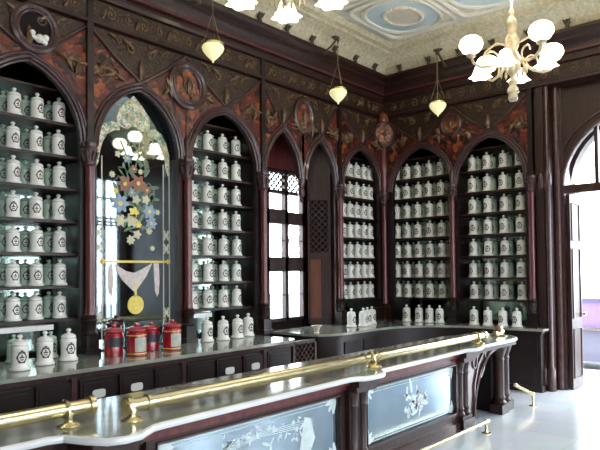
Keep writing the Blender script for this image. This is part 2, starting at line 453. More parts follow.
# scrolls along the frieze
cv = MB()
x = -.42
while x > -7.4:
    scroll(cv, x, ZT + .17, -.21, .075, 1, .012); scroll(cv, x - .2, ZT + .17, -.21, .06, -1, .010)
    carve_leaf(cv, x - .1, ZT + .1, -.21, .12, 1.2); x -= .42
y = -.42
while y > -3.6:
    for (dy, s, f) in ((0, .075, 1), (-.2, .06, -1)):
        pts = []
        for k in range(15):
            tt = k / 14; a = tt * 2.6 * PI; r_ = s * (.12 + .88 * tt)
            pts.append((-.21, y + dy - f * r_ * math.cos(a) * .9, ZT + .17 + r_ * math.sin(a)))
        cv.tube(pts, .011, 5)
    y -= .42
cv.build('carving', M['carvehi'], fr)
MB().add(*(lambda a: (a.v, a.f))(sweep_L([(.19, ZT + .07), (.209, ZT + .07), (.209, ZT + .27), (.19, ZT + .27)]))).build('carved_ground', M['carved'], fr)
# leaf finials standing along the top of the cornice
def finial(px_, py_, rz):
    f = MB()
    f.lathe([(.03, 0), (.035, .02), (.02, .04), (.045, .075), (.03, .11), (1e-4, .14)], (0, 0, 0), 8)
    for a in (-.7, 0, .7): f.tube([(0, 0, .05), (.05 * math.sin(a), -.03, .10), (.075 * math.sin(a), -.045, .12)], [.02, .018, .006], 5)
    return f
fin0 = None
spots = [(-.75 - .53 * k, -.42, 0) for k in range(8)] + [(-.42, -.70 - .53 * k, -PI / 2) for k in range(7)]
for X, Y, rz in spots:
    if fin0 is None:
        fin0 = finial(0, 0, 0).build('leaf_finial', M['verdigris'], co); o = fin0
    else:
        o = fin0.copy(); COL.objects.link(o)
    o.location = (X, Y, 4.995); o.rotation_euler = (0, 0, rz)

# painted ceiling panels
def ceiling_panel(name, x0, x1, y0, y1, shape, label):
    z = CZ
    o = tag(MB().box(x0, x1, y0, y1, z - .015, z - .001).build(name, M['ctan']), kind='structure')
    cx, cy = (x0 + x1) / 2, (y0 + y1) / 2; a, b = (x1 - x0) / 2, (y1 - y0) / 2
    def se(k, p, s):
        t = 2 * PI * k / 40; c_, s_ = math.cos(t), math.sin(t)
        return (cx + a * s * math.copysign(abs(c_) ** (2 / p), c_), cy + b * s * math.copysign(abs(s_) ** (2 / p), s_))
    MB().prism([se(k, shape, .88) for k in range(40)], z - .024, z - .014).build('blue_field', M['cblue'], o)
    MB().tube([(*se(k, shape, .88), z - .024) for k in range(40)], .03, 6, True).tube([(*se(k, 8, 1.0), z - .02) for k in range(40)], .035, 6, True).build('moulded_frame', M['plaster'], o)
    orn = MB()
    for k in range(40): orn.ball((*se(k, 2.2, .46), z - .028), .035, 6, 4)
    orn.prism([se(k, 2.2, .40) for k in range(40)], z - .034, z - .020)
    orn.build('cartouche', M['ctan'], o)
    lf = MB()
    for sx in (-1, 1):
        for sy in (-1, 1):
            for q in range(3):
                lf.tube([(cx + sx * a * (.80 - .12 * q), cy + sy * b * (.62 + .10 * q), z - .026), (cx + sx * a * (.70 - .14 * q), cy + sy * b * (.70 + .06 * q), z - .034), (cx + sx * a * (.56 - .12 * q), cy + sy * b * (.76 + .05 * q), z - .026)], [.012, .03, .008], 5)
    lf.build('scrollwork', M['ctan'], o)
n = 4
for (x0, x1, y0, y1, p) in [(-2.25, -.95, -2.02, -.95, 2.4), (-2.25, -.95, -3.75, -2.12, 2.4), (-2.25, -.95, -5.4, -3.85, 2.4), (-3.95, -2.38, -2.02, -.95, 2.4), (-5.6, -4.05, -2.02, -.95, 2.4),
                            (-3.95, -2.38, -3.75, -2.12, 3)]:
    ceiling_panel('trim_%d' % n, x0, x1, y0, y1, p, ''); n += 1

# ------------------------------------------------------------------ the two walls of shelving
BAYS = {}
BAYS['A1'] = shelving('tall arched shelf bay of white jars at the left edge, beside the painted mirror', 'A', -6.33, .55, .72, -6.99, -5.70, 1, (-6.88, -6.03))
BAYS['A2'] = shelving('arched jar shelves between the painted mirror and the bright window', 'A', -3.80, .56, .68, -4.43, -3.16, 2, (-4.35, -3.98))  # its short marble ledge stands in for a white reflection
BAYS['A3'] = shelving('narrow arched jar shelves on the long wall, left of the room corner', 'A', -.80, .52, .66, -1.44, -.19, 3)
BAYS['B1'] = shelving('arched jar shelves on the far wall, just right of the room corner', 'B', .92, .55, .68, .19, 1.485, 4)
BAYS['B2'] = shelving('rightmost arched jar shelves on the far wall, next to the doorway pier', 'B', 2.10, .54, .68, 1.495, 2.74, 5)

# ---- painted mirror
def painted_mirror():
    cx, h, rise = -5.07, .53, .70
    t, org = wall_thing('painted_mirror', 'tall arched mirror painted with flowers, a draped cloth and a gold pendant', 'mirror', 'A', (cx, FY, .885))
    bay_woodwork(t, org, -5.70, -4.435, [(cx, h, rise)], 11)
    GY = -.05
    g = MB().strip([(x, .9, z) for x, z in arch_pts(cx, h + .02, rise + .03)], GY, GY + .02); g.build('mirror_glass', M['glassmirror'], t, org)
    for lo, hi in ((-5.70, cx - h), (cx + h, -4.435)):
        MB().box(lo, hi, FY + .01, GY + .05, .885, ZS).build('side_panel', M['wood'], t, org)
    vs = []; P = arch_pts(cx, h, rise)
    for (x, z) in P: vs += [(x, FY + .05, z), (x, GY + .01, z)]
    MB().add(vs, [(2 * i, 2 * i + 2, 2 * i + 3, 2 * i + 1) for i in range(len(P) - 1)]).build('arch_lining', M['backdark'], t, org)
    y0, y1 = GY - .004, GY - .0005
    def disc(mb, x, z, r, n=14, a=y0, b=y1, sq=1): mb.prism([(x + r * math.cos(2 * PI * k / n), z + r * sq * math.sin(2 * PI * k / n)) for k in range(n)], a, b, 'xz')
    def flower(mb, x, z, r, n=6):
        mb.prism([(x + r * (.82 + .18 * math.cos(n * 2 * PI * k / 36)) * math.cos(2 * PI * k / 36), z + r * (.82 + .18 * math.cos(n * 2 * PI * k / 36)) * math.sin(2 * PI * k / 36)) for k in range(36)], y0 - .002, y1, 'xz')
    # trefoil border at the head of the arch
    lb = MB()
    top = [(-.20, 3.36), (-.22, 3.45), (-.19, 3.54), (-.12, 3.63), (-.05, 3.69), (0, 3.735), (.05, 3.69), (.12, 3.63), (.19, 3.54), (.22, 3.45), (.20, 3.36), (.08, 3.34), (.03, 3.38), (-.03, 3.38), (-.08, 3.34)]
    lb.prism([(cx + a, b) for a, b in top], y0, y1, 'xz')
    for s in (-1, 1):
        side = [(.19, 3.38), (.28, 3.40), (.37, 3.36), (.44, 3.26), (.485, 3.12), (.49, 2.95), (.47, 2.86), (.44, 2.93), (.42, 3.05), (.39, 3.15), (.33, 3.25), (.25, 3.30), (.18, 3.31)]
        if s < 0: side = side[::-1]
        lb.prism([(cx + s * a, b) for a, b in side], y0, y1, 'xz')
    lb.build('painted_border', M['lobes'], t, org)
    # double lines down both sides
    ln = MB()
    for s in (-1, 1):
        for d in (.40, .485): ln.box(cx + s * d - .006, cx + s * d + .006, y0, y1, 1.0, 3.0)
        for z in (2.16, 2.0, 1.25):
            for a, b, r in ((0, 0, .03), (.03, .04, .02), (-.03, .04, .02), (.03, -.04, .02), (-.03, -.04, .02)): disc(ln, cx + s * .44 + a, z + b, r, 8)
    ln.build('side_lines', M['cream'], t, org)
    b = MB(); b.box(cx - .40, cx + .47, y0 - .003, y1, 1.835, 1.86)
    for s in (-.40, .47): disc(b, cx + s, 1.847, .03, 10)
    b.build('gold_bar', M['gold'], t, org)
    d = MB(); d.prism([(cx + a, b_) for a, b_ in [(-.25, 1.82), (-.10, 1.74), (0, 1.72), (.10, 1.76), (.24, 1.83), (.16, 1.68), (.06, 1.56), (.01, 1.50), (-.05, 1.55), (-.15, 1.64), (-.22, 1.74)]], y0 - .003, y1, 'xz')
    d.prism([(cx + a, b_) for a, b_ in [(.26, 1.83), (.33, 1.83), (.34, 1.62), (.33, 1.48), (.31, 1.44), (.28, 1.50), (.27, 1.66)]], y0 - .003, y1, 'xz')
    d.prism([(cx + a, b_) for a, b_ in [(-.27, 1.82), (-.32, 1.80), (-.33, 1.64), (-.32, 1.50), (-.28, 1.47), (-.26, 1.60)]], y0 - .003, y1, 'xz')
    d.build('painted_drape', M['pinkdrape'], t, org)
    p = MB(); disc(p, cx + .02, 1.36, .105, 24, y0 - .004); p.box(cx + .008, cx + .032, y0 - .004, y1, 1.44, 1.60); p.build('gold_pendant', M['gold'], t, org)
    # bouquet
    rnd = random.Random(5)
    cols = {'cream': MB(), 'blue': MB(), 'rose': MB(), 'leaf': MB(), 'gold': MB()}
    for k in range(44):
        a = rnd.uniform(0, 2 * PI); q = rnd.random() ** .6
        x, z = cx + .02 + .29 * q * math.cos(a), 2.58 + .40 * q * math.sin(a); an = rnd.uniform(0, PI); s = rnd.uniform(.05, .085)
        cols['leaf'].prism([(x + s * math.cos(an) * math.cos(tt) - .3 * s * math.sin(an) * math.sin(tt), z + s * math.sin(an) * math.cos(tt) + .3 * s * math.cos(an) * math.sin(tt)) for tt in [2 * PI * i / 10 for i in range(10)]], y1 - .002, y1, 'xz')
    for (m, x, z, r) in [('rose', -.08, 2.70, .085), ('rose', .04, 2.72, .09), ('rose', .12, 2.66, .05), ('cream', .11, 2.56, .05), ('blue', -.12, 2.50, .10), ('cream', .02, 2.55, .05), ('gold', .0, 2.42, .06), ('cream', -.02, 2.34, .075),
                         ('cream', -.12, 2.33, .065), ('blue', .14, 2.44, .08), ('blue', .16, 2.32, .07), ('cream', .03, 2.20, .05), ('cream', .14, 2.24, .04), ('gold', -.16, 2.62, .03), ('cream', -.19, 2.78, .035), ('blue', -.06, 2.96, .05),
                         ('cream', -.14, 2.99, .035), ('cream', .06, 2.84, .03), ('rose', .0, 2.86, .045), ('cream', -.03, 2.14, .05), ('cream', .17, 2.06, .03), ('cream', .22, 2.44, .03), ('gold', .04, 2.30, .04), ('blue', -.02, 2.62, .05)]:
        x, z, r = x * 1.45, 2.55 + (z - 2.55) * 1.12, r * 1.15
        flower(cols[m], cx + x, z, r, rnd.choice((5, 6, 7)))
        disc(cols['gold'], cx + x, z, r * .24, 8, y0 - .004)
    for (pts) in ([(-.02, 2.80), (-.10, 3.05), (-.17, 3.20)], [(.0, 2.85), (.05, 3.02), (.12, 3.10)], [(.10, 2.68), (.20, 2.76), (.27, 2.70), (.27, 2.60)], [(-.10, 2.7), (-.20, 2.80), (-.22, 2.76)]):
        cols['leaf'].tube([(cx + a, y1 - .001, b_) for a, b_ in pts], .008, 5)
    for k, nm in (('cream', 'painted_cream_flowers'), ('blue', 'painted_blue_flowers'), ('rose', 'painted_rust_flowers'), ('leaf', 'painted_leaves'), ('gold', 'painted_flower_centres')):
        cols[k].build(nm, M[k], t, org)
painted_mirror()

# ---- window recess with a double arch
t, org = wall_thing('double_arch_screen', 'carved double pointed arch screen in front of the bright window', 'screen', 'A', (-2.30, FY, ZS))
bay_woodwork(t, org, -3.14, -1.46, [(-2.72, .35, .64), (-1.87, .35, .64)], 21)
pm = MB(); pm.lathe([(1e-4, 2.72), (.03, 2.76), (.02, 2.80), (.05, 2.84), (.055, 2.90), (.04, 2.94), (.06, 3.0), (.06, ZS)], (-2.295, FY + .03, 0), 10); pm.build('drop_finial', M['rib'], t, org)
for lo, hi in ((-3.14, -3.07), (-1.52, -1.46)):
    MB().box(lo, hi, FY + .01, .335, .885 if lo < -3 else .9, ZS).build('side_panel', M['wood'], t, org)
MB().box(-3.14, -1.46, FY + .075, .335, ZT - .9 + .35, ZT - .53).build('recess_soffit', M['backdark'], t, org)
MB().box(-3.05, -1.75, .24, .25, 3.27, 3.78).build('red_overpanel', M['red'], t, org)

w = MB()
def wbox(x0, x1, z0, z1): w.box(x0, x1, .26, .34, z0, z1)
wbox(WX0, WX0 + .05, WZ0, WZ1); wbox(WX1 - .05, WX1, WZ0, WZ1); wbox(-2.21, -2.14, WZ0, WZ1)
for z0, z1 in ((WZ0, 1.02), (1.72, 1.93), (2.44, 2.63), (2.90, 2.95), (3.21, 3.26)): wbox(WX0, WX1, z0, z1)
wbox(WX0, -2.14, 2.63, 2.66)
win = struct('window_1', w, M['wood'])
MB().box(WX1, -1.465, .30, .34, .5, CZ - 1).build('side_board', M['ebony'], win)
MB().box(WX0, WX1, .315, .32, WZ0, WZ1).build('pane', M['pane'], win)
MB().lattice(WX0 + .04, WX1 - .04, 2.93, 3.22, .28, .10, .03).build('lattice_grille', M['wood'], win)
sc = MB()
for (xa, xb) in ((-2.55, -2.21), (-2.14, -1.81)):
    for z0, z1 in ((1.93, 2.19), (2.19, 2.44)):
        cx_, cz_ = (xa + xb) / 2, (z0 + z1) / 2
        for sx in (-1, 1):
            for sz in (-1, 1):
                pts = [(cx_ + sx * (.02 + .09 * math.sin(a) + .04 * k / 8), .29, cz_ + sz * (.10 - .09 * math.cos(a))) for k, a in enumerate([PI * 1.3 * i / 8 for i in range(9)])]
                sc.tube(pts, .008, 4)
        sc.box(xa, xb, .285, .30, z0 - .008, z0 + .008)
sc.build('scroll_ironwork', M['verdigris'], win)
mu = MB().box(-2.55, -1.81, .28, .30, 1.36, 1.372); mu.build('glazing_bar', M['wood'], win)

# open shutter leaf right of the window
sh = empty('window_shutter', 'dark open shutter leaf with lattice panel, right of the bright window', 'shutter', (-1.755, .20, .89), math.atan2(-.30, .215))
L = .36
MB().box(0, .035, -.02, .02, 0, 2.9).box(L - .035, L, -.02, .02, 0, 2.9).box(0, L, -.02, .02, 0, .10).box(0, L, -.02, .02, 1.02, 1.12).box(0, L, -.02, .02, 1.95, 2.05).box(0, L, -.02, .02, 2.80, 2.9).build('frame', M['wood'], sh)
MB().box(.035, .20, -.008, .008, .10, 1.02).build('brown_board', M['board'], sh)
MB().box(.20, L - .035, -.008, .008, .10, 1.02).build('dark_board', M['wood'], sh)
MB().box(.035, L - .035, 0, .008, 2.05, 2.80).build('upper_board', M['wood'], sh)
MB().box(.035, L - .035, .006, .012, 1.12, 1.95).build('backing', M['backdark'], sh)
MB().lattice(.035, L - .035, 1.12, 1.95, -.004, .10, .014).build('lattice', M['rib'], sh)

# ---- columns between the bays
def column(label, wall, x, ztop, tall, base=.885, wide=.055):
    t, org = wall_thing('carved_column', label, 'column', wall, (x, FY - .03, base))
    y = FY - .035
    MB().lathe([(.052, base + .40), (.052, 1.36), (.046, 1.38), (.046, ZS - .26), (.052, ZS - .24)], (x, y, 0), 12).build('shaft', M['red'], t, org)
    pl = MB(); pl.box(x - .085, x + .085, y - .075, FY + .02, base, base + .06); pl.box(x - .07, x + .07, y - .06, FY + .02, base + .06, base + .2)
    pl.lathe([(.075, base + .2), (.08, base + .215), (.062, base + .24), (.065, base + .33), (.08, base + .35), (.062, base + .37), (.075, base + .39), (.058, base + .41)], (x, y, 0), 12)
    pl.build('plinth', M['ebony'], t, org)
    cp = MB(); cp.lathe([(.052, ZS - .25), (.065, ZS - .235), (.052, ZS - .215), (.06, ZS - .16), (.085, ZS - .08), (.09, ZS - .06), (.075, ZS - .05), (.085, ZS - .03), (.085, ZS)], (x, y + .01, 0), 12)
    for k in range(8):
        a = 2 * PI * k / 8
        cp.tube([(x + .055 * math.cos(a), y + .01 + .055 * math.sin(a), ZS - .19), (x + .08 * math.cos(a), y + .01 + .08 * math.sin(a), ZS - .12), (x + .095 * math.cos(a), y + .01 + .095 * math.sin(a), ZS - .09)], [.012, .016, .006], 5)
    cp.build('capital', M['rib'], t, org)
    if tall:
        MB().box(x - .035, x + .035, FY - .05, FY + .03, ZS, ztop).box(x - .05, x + .05, FY - .06, FY + .03, ZS, ZS + .06).build('upper_pilaster', M['ebony'], t, org)
    else:
        MB().lathe([(.06, ZS), (.04, ZS + .05), (.045, ZS + .18), (.02, ZS + .26), (1e-4, ZS + .3)], (x, FY - .02, 0), 10).build('finial', M['rib'], t, org)
column('red column between the leftmost jar shelves and the painted mirror', 'A', -5.70, 4.66, True)
column('red column between the painted mirror and the jar shelves to its right', 'A', -4.433, 4.66, False)
column('tall dark column at the left side of the bright window', 'A', -3.15, 4.66, True)
column('tall column between the dark shutter and the narrow corner shelves', 'A', -1.45, 4.66, True)
column('red column between the two arched shelf bays of the far wall', 'B', 1.49, 4.66, False)
column('last column on the far wall, beside the doorway pier', 'B', 2.74, 4.66, True)
# corner column stands across the angle
cc = empty('carved_column', 'slim red column standing in the corner where both shelf walls meet', 'column', (-.22, -.22, .885))
MB().lathe([(.05, .27), (.044, .42), (.044, ZS - .885 - .26), (.05, ZS - .885 - .24)], (0, 0, 0), 12).build('shaft', M['red'], cc)
MB().box(-.09, .03, -.03, .2, 0, .2).box(-.03, .2, -.09, .03, 0, .2).lathe([(.075, .2), (.08, .215), (.06, .24), (.075, .26), (.055, .275)], (0, 0, 0), 12).build('plinth', M['wood'], cc)
MB().lathe([(.05, 1.94), (.065, 1.955), (.05, 1.98), (.06, 2.03), (.09, 2.11), (.08, 2.14), (.09, 2.185)], (0, 0, 0), 12).build('capital', M['rib'], cc)
MB().lathe([(.075, 2.185), (.07, 2.5), (.10, 2.6), (.07, 2.7), (.05, 3.3), (.065, 3.45)], (0, 0, 0), 12).build('upper_shaft', M['red'], cc)
MB().lathe([(.02, 2.28), (.06, 2.34), (.04, 2.40)], (0, 0, 0), 10).build('ring', M['rib'], cc)
MB().box(-.02, .22, -.02, .22, 2.185, 3.44).build('corner_post', M['wood'], cc)
MB().lathe([(.02, 3.30), (.075, 3.36), (.095, 3.43), (.075, 3.50), (.03, 3.55)], (-.03, -.03, 0), 12).build('boss', M['inlay'], cc)

# ---- roundels
def roundel(label, wall, x, z, r, kind, yaw_=0):
    t, org = wall_thing('carved_roundel', label, 'roundel', wall, (x, FY - .02, z))
    y = FY - .02
    rg = MB()
    el = 1.25 if kind == 'oval' else 1
    for q, rad in ((1.0, .03), (.80, .016)):
        rg.tube([(x + r * q * math.cos(2 * PI * k / 28), y - .01, z + el * r * q * math.sin(2 * PI * k / 28)) for k in range(28)], rad * r / .2, 6, True)
    rg.build('ring', M['rib'], t, org)
    MB().prism([(x + r * math.cos(2 * PI * k / 28), z + el * r * math.sin(2 * PI * k / 28)) for k in range(28)], y, y + .03, 'xz').build('disc', M['backdark'] if kind == 'white' else M['marq'], t, org)
    if kind == 'white':
        m = MB(); m.ball((x + .03, y - .03, z - .10), .045, 10, 6); m.ball((x + .09, y - .03, z - .08), .035, 8, 6); m.tube([(x - .05, y - .02, z - .08), (x, y - .035, z - .11), (x + .10, y - .03, z - .13)], .022, 6); m.ball((x - .04, y - .03, z - .06), .03, 8, 6)
        m.build('white_relief', M['porcelain'], t, org)
    else:
        m = MB()
        lob = 3 if kind == 'trefoil' else 4
        for k in range(lob):
            a = PI / 2 + 2 * PI * k / lob + (PI if kind == 'trefoil' and False else 0)
            ex, ez = x + r * .46 * math.cos(a), z + el * r * .46 * math.sin(a)
            m.prism([(ex + r * .34 * math.cos(2 * PI * i / 14), ez + el * r * .30 * math.sin(2 * PI * i / 14)) for i in range(14)], y - .012, y + .002, 'xz')
        m.build('orange_inlay', M['inlay'], t, org)
        c = MB(); scroll(c, x, z, y - .02, r * .38, 1, .012); scroll(c, x, z, y - .02, r * .38, -1, .012)
        carve_leaf(c, x, z - r * .4 * el, y - .02, r * .8 * el, PI / 2)
        c.build('carving', M['carvehi'], t, org)
roundel('dark round panel with a small white relief above the leftmost jar shelves', 'A', -6.27, 4.11, .215, 'white')
roundel('round carved panel with orange inlay above the column right of the mirror', 'A', -4.42, 3.96, .25, 'trefoil')
roundel('oval carved panel with orange inlay between the two window arches', 'A', -2.30, 3.99, .19, 'oval')
roundel('carved four-lobed panel over the column between the far wall shelves', 'B', 1.49, 4.03, .16, 'quatrefoil')
rc = empty('carved_roundel', 'round orange carved panel set across the room corner above the slim column', 'roundel', (-.305, -.305, 4.05), -PI / 4)
MB().tube([(.17 * math.cos(2 * PI * k / 24), -.01, .2 * math.sin(2 * PI * k / 24)) for k in range(24)], .022, 6, True).build('ring', M['rib'], rc)
MB().prism([(.17 * math.cos(2 * PI * k / 24), .2 * math.sin(2 * PI * k / 24)) for k in range(24)], -.005, .02, 'xz').build('disc', M['marq'], rc)
m = MB()
for k in range(4):
    a = PI / 4 + PI / 2 * k; m.prism([(.085 * math.cos(a) + .05 * math.cos(2 * PI * i / 14), .10 * math.sin(a) + .06 * math.sin(2 * PI * i / 14)) for i in range(14)], -.02, -.002, 'xz')
MB().ball((0, -.02, 0), .04, 10, 6).build('boss', M['carvehi'], rc)
m.build('orange_inlay', M['inlay'], rc)

# ------------------------------------------------------------------ apothecary jars
def make_jar():
    t = empty('apothecary_jar', '', 'jar')
    MB().lathe([(.058, 0), (.072, .004), (.074, .016), (.063, .028), (.059, .045), (.060, .15), (.062, .165), (.058, .176), (.050, .181)], n=16).build('body', M['porcelain'], t)
    MB().lathe([(.052, .181), (.058, .186), (.058, .194), (.050, .206), (.030, .216), (.014, .221), (.011, .230), (.020, .238), (.021, .248), (.012, .257), (1e-4, .260)], n=14).build('lid', M['porcelain'], t)
    e = MB(); R_ = .0615
    def cyl(u, v, d=0): a = -PI / 2 + u / R_; return ((R_ + d) * math.cos(a), (R_ + d) * math.sin(a), .098 + v)
    n = 18
    for r0_, r1_ in ((.026, .037), ):
        vs = []; 
        for k in range(n):
            a = 2 * PI * k / n; wv = 1 + .12 * math.cos(6 * a)
            vs += [cyl(r0_ * math.cos(a), r0_ * math.sin(a) * 1.15), cyl(r1_ * wv * math.cos(a), r1_ * wv * math.sin(a) * 1.15)]
        e.add(vs, [(2 * k, 2 * k + 1, (2 * k + 3) % (2 * n), (2 * k + 2) % (2 * n)) for k in range(n)])
    for (u0_, u1_, v0_, v1_) in ((-.016, .016, -.004, .006), (-.005, .005, .006, .022), (-.012, .012, -.020, -.012), (-.010, .010, .040, .052)):
        e.add([cyl(u0_, v0_), cyl((u0_ + u1_) / 2, v0_), cyl(u1_, v0_), cyl(u1_, v1_), cyl((u0_ + u1_) / 2, v1_), cyl(u0_, v1_)], [(0, 1, 4, 5), (1, 2, 3, 4)])
    e.build('painted_emblem', M['emblem'], t, smooth=0)
    return t
jar0 = make_jar(); used = [False]
ORD = ['first', 'second', 'third', 'fourth', 'fifth', 'sixth', 'seventh', 'eighth']
BAYNAME = {'A1': 'bay left of mirror', 'A2': 'bay between mirror and window', 'A3': 'narrow bay left of corner', 'B1': 'bay right of corner', 'B2': 'bay beside the doorway'}
jr = random.Random(3)
jar_g = None
def make_shaded_jar():
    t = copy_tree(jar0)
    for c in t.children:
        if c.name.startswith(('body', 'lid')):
            c.data = c.data.copy(); c.data.materials[0] = M['shadetint']
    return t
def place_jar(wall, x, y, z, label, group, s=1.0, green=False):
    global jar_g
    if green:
        if jar_g is None: jar_g = make_shaded_jar(); o = jar_g
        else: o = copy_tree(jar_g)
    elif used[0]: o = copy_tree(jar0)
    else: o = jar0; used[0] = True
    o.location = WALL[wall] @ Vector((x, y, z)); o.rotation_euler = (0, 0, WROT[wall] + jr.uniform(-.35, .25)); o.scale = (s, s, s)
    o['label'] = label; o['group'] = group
ROWS = {'A1': ('A', [-6.61, -6.372, -6.145, -5.905]), 'A2': ('A', [-4.165, -3.925, -3.665, -3.425]), 'A3': ('A', [-1.06, -.86, -.66, -.46, -.285]),
        'B1': ('B', [.315, .52, .735, .95, 1.165, 1.375]), 'B2': ('B', [1.72, 1.965, 2.225, 2.475])}
for bay, (wall, xs) in ROWS.items():
    side = 'right' if bay == 'A1' else 'left'
    order = xs[::-1] if side == 'right' else xs
    for k in range(7):
        z = SHELF_Z[6 - k]
        for i, x in enumerate(order):
            place_jar(wall, x + jr.uniform(-.008, .008), .038 + jr.uniform(-.006, .006), z + .0005,
                      'white jar %s from %s, %s shelf from top, %s' % (ORD[i], side, ORD[k], BAYNAME[bay]), 'white apothecary jars on the arched shelves', jr.uniform(1.06, 1.10))
            if bay == 'A3' or (bay == 'A1' and i == 3) or (bay == 'B1' and i == 5): continue
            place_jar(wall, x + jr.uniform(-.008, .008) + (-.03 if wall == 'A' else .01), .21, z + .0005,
                      'shade-tinted jar behind %s from %s, %s shelf from top, %s' % (ORD[i], side, ORD[k], BAYNAME[bay]), 'shade-tinted jars in the back row of the shelves', jr.uniform(1.05, 1.08), True)
BOT = {'A1': ('A', [(-6.61, -.66), (-6.32, -.52), (-6.05, -.44), (-6.44, -.14), (-6.07, -.12)]), 'A2': ('A', [(-4.22, -.30), (-4.0, -.34), (-3.74, -.32), (-3.50, -.26)]),
       'A3': ('A', [(-1.71, -.60), (-1.52, -.68), (-1.33, -.62), (-1.12, -.56)]), 'B1': ('B', [(.76, -.42), (.98, -.40), (1.16, -.39), (1.33, -.37)]), 'B2': ('B', [(1.89, -.34), (2.11, -.34), (2.34, -.34), (2.54, -.32)])}
for bay, (wall, L_) in BOT.items():
    for i, (x, y) in enumerate(L_):
        if bay == 'A1':
            lab = ['leftmost large white jar at the front of the marble counter, left of the mirror', 'middle large white jar on the marble counter, below the left shelves',
                   'right large white jar on the marble counter, nearest the mirror column', 'rear left jar on the marble counter, half hidden behind large white jars', 'rear right jar on the marble counter, behind the jar nearest the mirror'][i]
        else:
            lab = '%s large jar from left on the marble counter, %s' % (ORD[i], BAYNAME[bay])
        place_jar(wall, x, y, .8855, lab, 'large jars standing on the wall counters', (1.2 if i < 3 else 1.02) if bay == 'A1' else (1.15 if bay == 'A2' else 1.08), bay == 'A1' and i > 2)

# red jars in front of the mirror
def red_jar(loc, s, lab, dark):
    t = empty('red_glass_jar', lab, 'jar', loc, 0, 'red glass jars in front of the mirror'); t.scale = (s, s, s * .88)
    MB().lathe([(.080, 0), (.088, .006), (.088, .225), (.080, .24), (.070, .25)], n=20).build('body', M['redglass'], t)
    MB().lathe([(.084, .252), (.092, .258), (.092, .275), (.080, .285), (.045, .298), (.018, .304), (.026, .318), (.024, .332), (1e-4, .34)], n=16).build('lid', M['clearlid'], t)
    rb = MB(); Rr = .0895
    a0, a1, z0, z1 = (-2.3, -.9, .045, .185) if not dark else (-2.7, -.5, .10, .20)
    vs = []; n = 10
    for k in range(n + 1):
        a = a0 + (a1 - a0) * k / n
        vs += [(Rr * math.cos(a), Rr * math.sin(a), z0), (Rr * math.cos(a), Rr * math.sin(a), z1)]
    rb.add(vs, [(2 * k, 2 * k + 2, 2 * k + 3, 2 * k + 1) for k in range(n)])
    tag(rb.build('label', M['darklabel'] if dark else M['palelabel'], t), 'dark label' if dark else 'pale label')
    if not dark:
        MB().lathe([(.0885, .205), (.0905, .208), (.0905, .214), (.0885, .217)], n=20).lathe([(.0885, .02), (.0905, .023), (.0905, .029), (.0885, .032)], n=20).build('gold_bands', M['gold'], t)
red_jar((-5.60, -.50, .8855), 1.08, 'leftmost red glass jar with a dark label in front of the mirror', True)
red_jar((-5.44, -.66, .8855), 1.12, 'red glass jar with a pale label, second from the left before the mirror', False)
red_jar((-5.10, -.42, .8855), 1.02, 'red glass jar with a dark label between the two pale labelled red jars', True)
red_jar((-4.96, -.60, .8855), 1.12, 'rightmost red glass jar with a pale label in front of the mirror', False)

# ------------------------------------------------------------------ wall counters (marble on dark cabinets)
BZ = .885
wc = empty('wall_counter', 'dark drawer cabinet with marble top running below mirror and left shelves', 'counter', (-5.6, -.5, 0))
o_ = (-5.6, -.5, 0)
MB().prism([(-8.2, .0), (-8.2, -1.02), (-3.55, -1.02), (-3.40, -.98), (-3.34, -.90), (-3.34, 0)], BZ - .035, BZ).build('marble_top', M['marble'], wc, o_)
MB().box(-8.2, -3.42, -.93, .0, 0, BZ - .035).build('cabinet', M['ebony'], wc, o_)
MB().box(-8.2, -3.40, -.96, -.92, BZ - .085, BZ - .035).box(-8.2, -3.40, -.955, -.92, 0, .1).build('moulding', M['rib'], wc, o_)
x = -7.02; idx = 0
while x < -3.75:
    w_ = .395
    for z0, z1 in ((.50, .77), (.14, .46)):
        d = MB().box(x + .02, x + w_ - .02, -.955, -.925, z0, z1).box(x + .05, x + w_ - .05, -.962, -.95, z0 + .035, z1 - .035).build('drawer', M['ebony'], wc, o_)
        if z0 > .3 and idx in (2, 3, 6, 7):
            MB().prism([(x + w_ / 2 + .065 * math.copysign(abs(math.cos(q * PI / 10)) ** .5, math.cos(q * PI / 10)), .635 + .038 * math.copysign(abs(math.sin(q * PI / 10)) ** .5, math.sin(q * PI / 10))) for q in range(20)], -.968, -.958, 'xz').build('name_plate', M['plate'], d, o_)
        MB().lathe([(.008, 0), (.008, .014), (.018, .022), (.014, .034), (1e-4, .038)], (x + w_ / 2, -.962, z0 + .06), 10, axis='y').build('knob', M['verdigris'], d, o_)
    x += w_; idx += 1
for x in (-6.27, -5.08, -3.9): MB().box(x - .025, x + .025, -.968, -.92, .1, BZ - .085).build('post', M['rib'], wc, o_)

bc = empty('wall_counter', 'curved marble topped counter turning the corner below the far shelves', 'counter', (-.9, -.7, 0))
o_ = (-.9, -.7, 0)
def arc(cx, cy, r, a0, a1, n=8): return [(cx + r * math.cos(a0 + (a1 - a0) * k / n), cy + r * math.sin(a0 + (a1 - a0) * k / n)) for k in range(n + 1)]
def corner_poly(d):
    P = [(-2.86 + d, 0), (-2.86 + d, -.70), (-2.80 + d, -.86 + d * .5), (-2.62, -.98 + d), (-2.4, -1.02 + d), (-1.62, -1.02 + d)]
    P += arc(-1.62, -2.12, 1.10 + d, PI / 2, 0, 10)[1:]
    P += [(-.50 + d, -2.6), (-.46 + d, -2.96 + d), (-.19, -2.96 + d), (-.19, -.19), (-.3, 0)]
    return P
MB().prism(corner_poly(0), BZ - .032, BZ).build('marble_top', M['marble'], bc, o_)
MB().prism(corner_poly(.06), 0, BZ - .032).build('cabinet', M['ebony'], bc, o_)
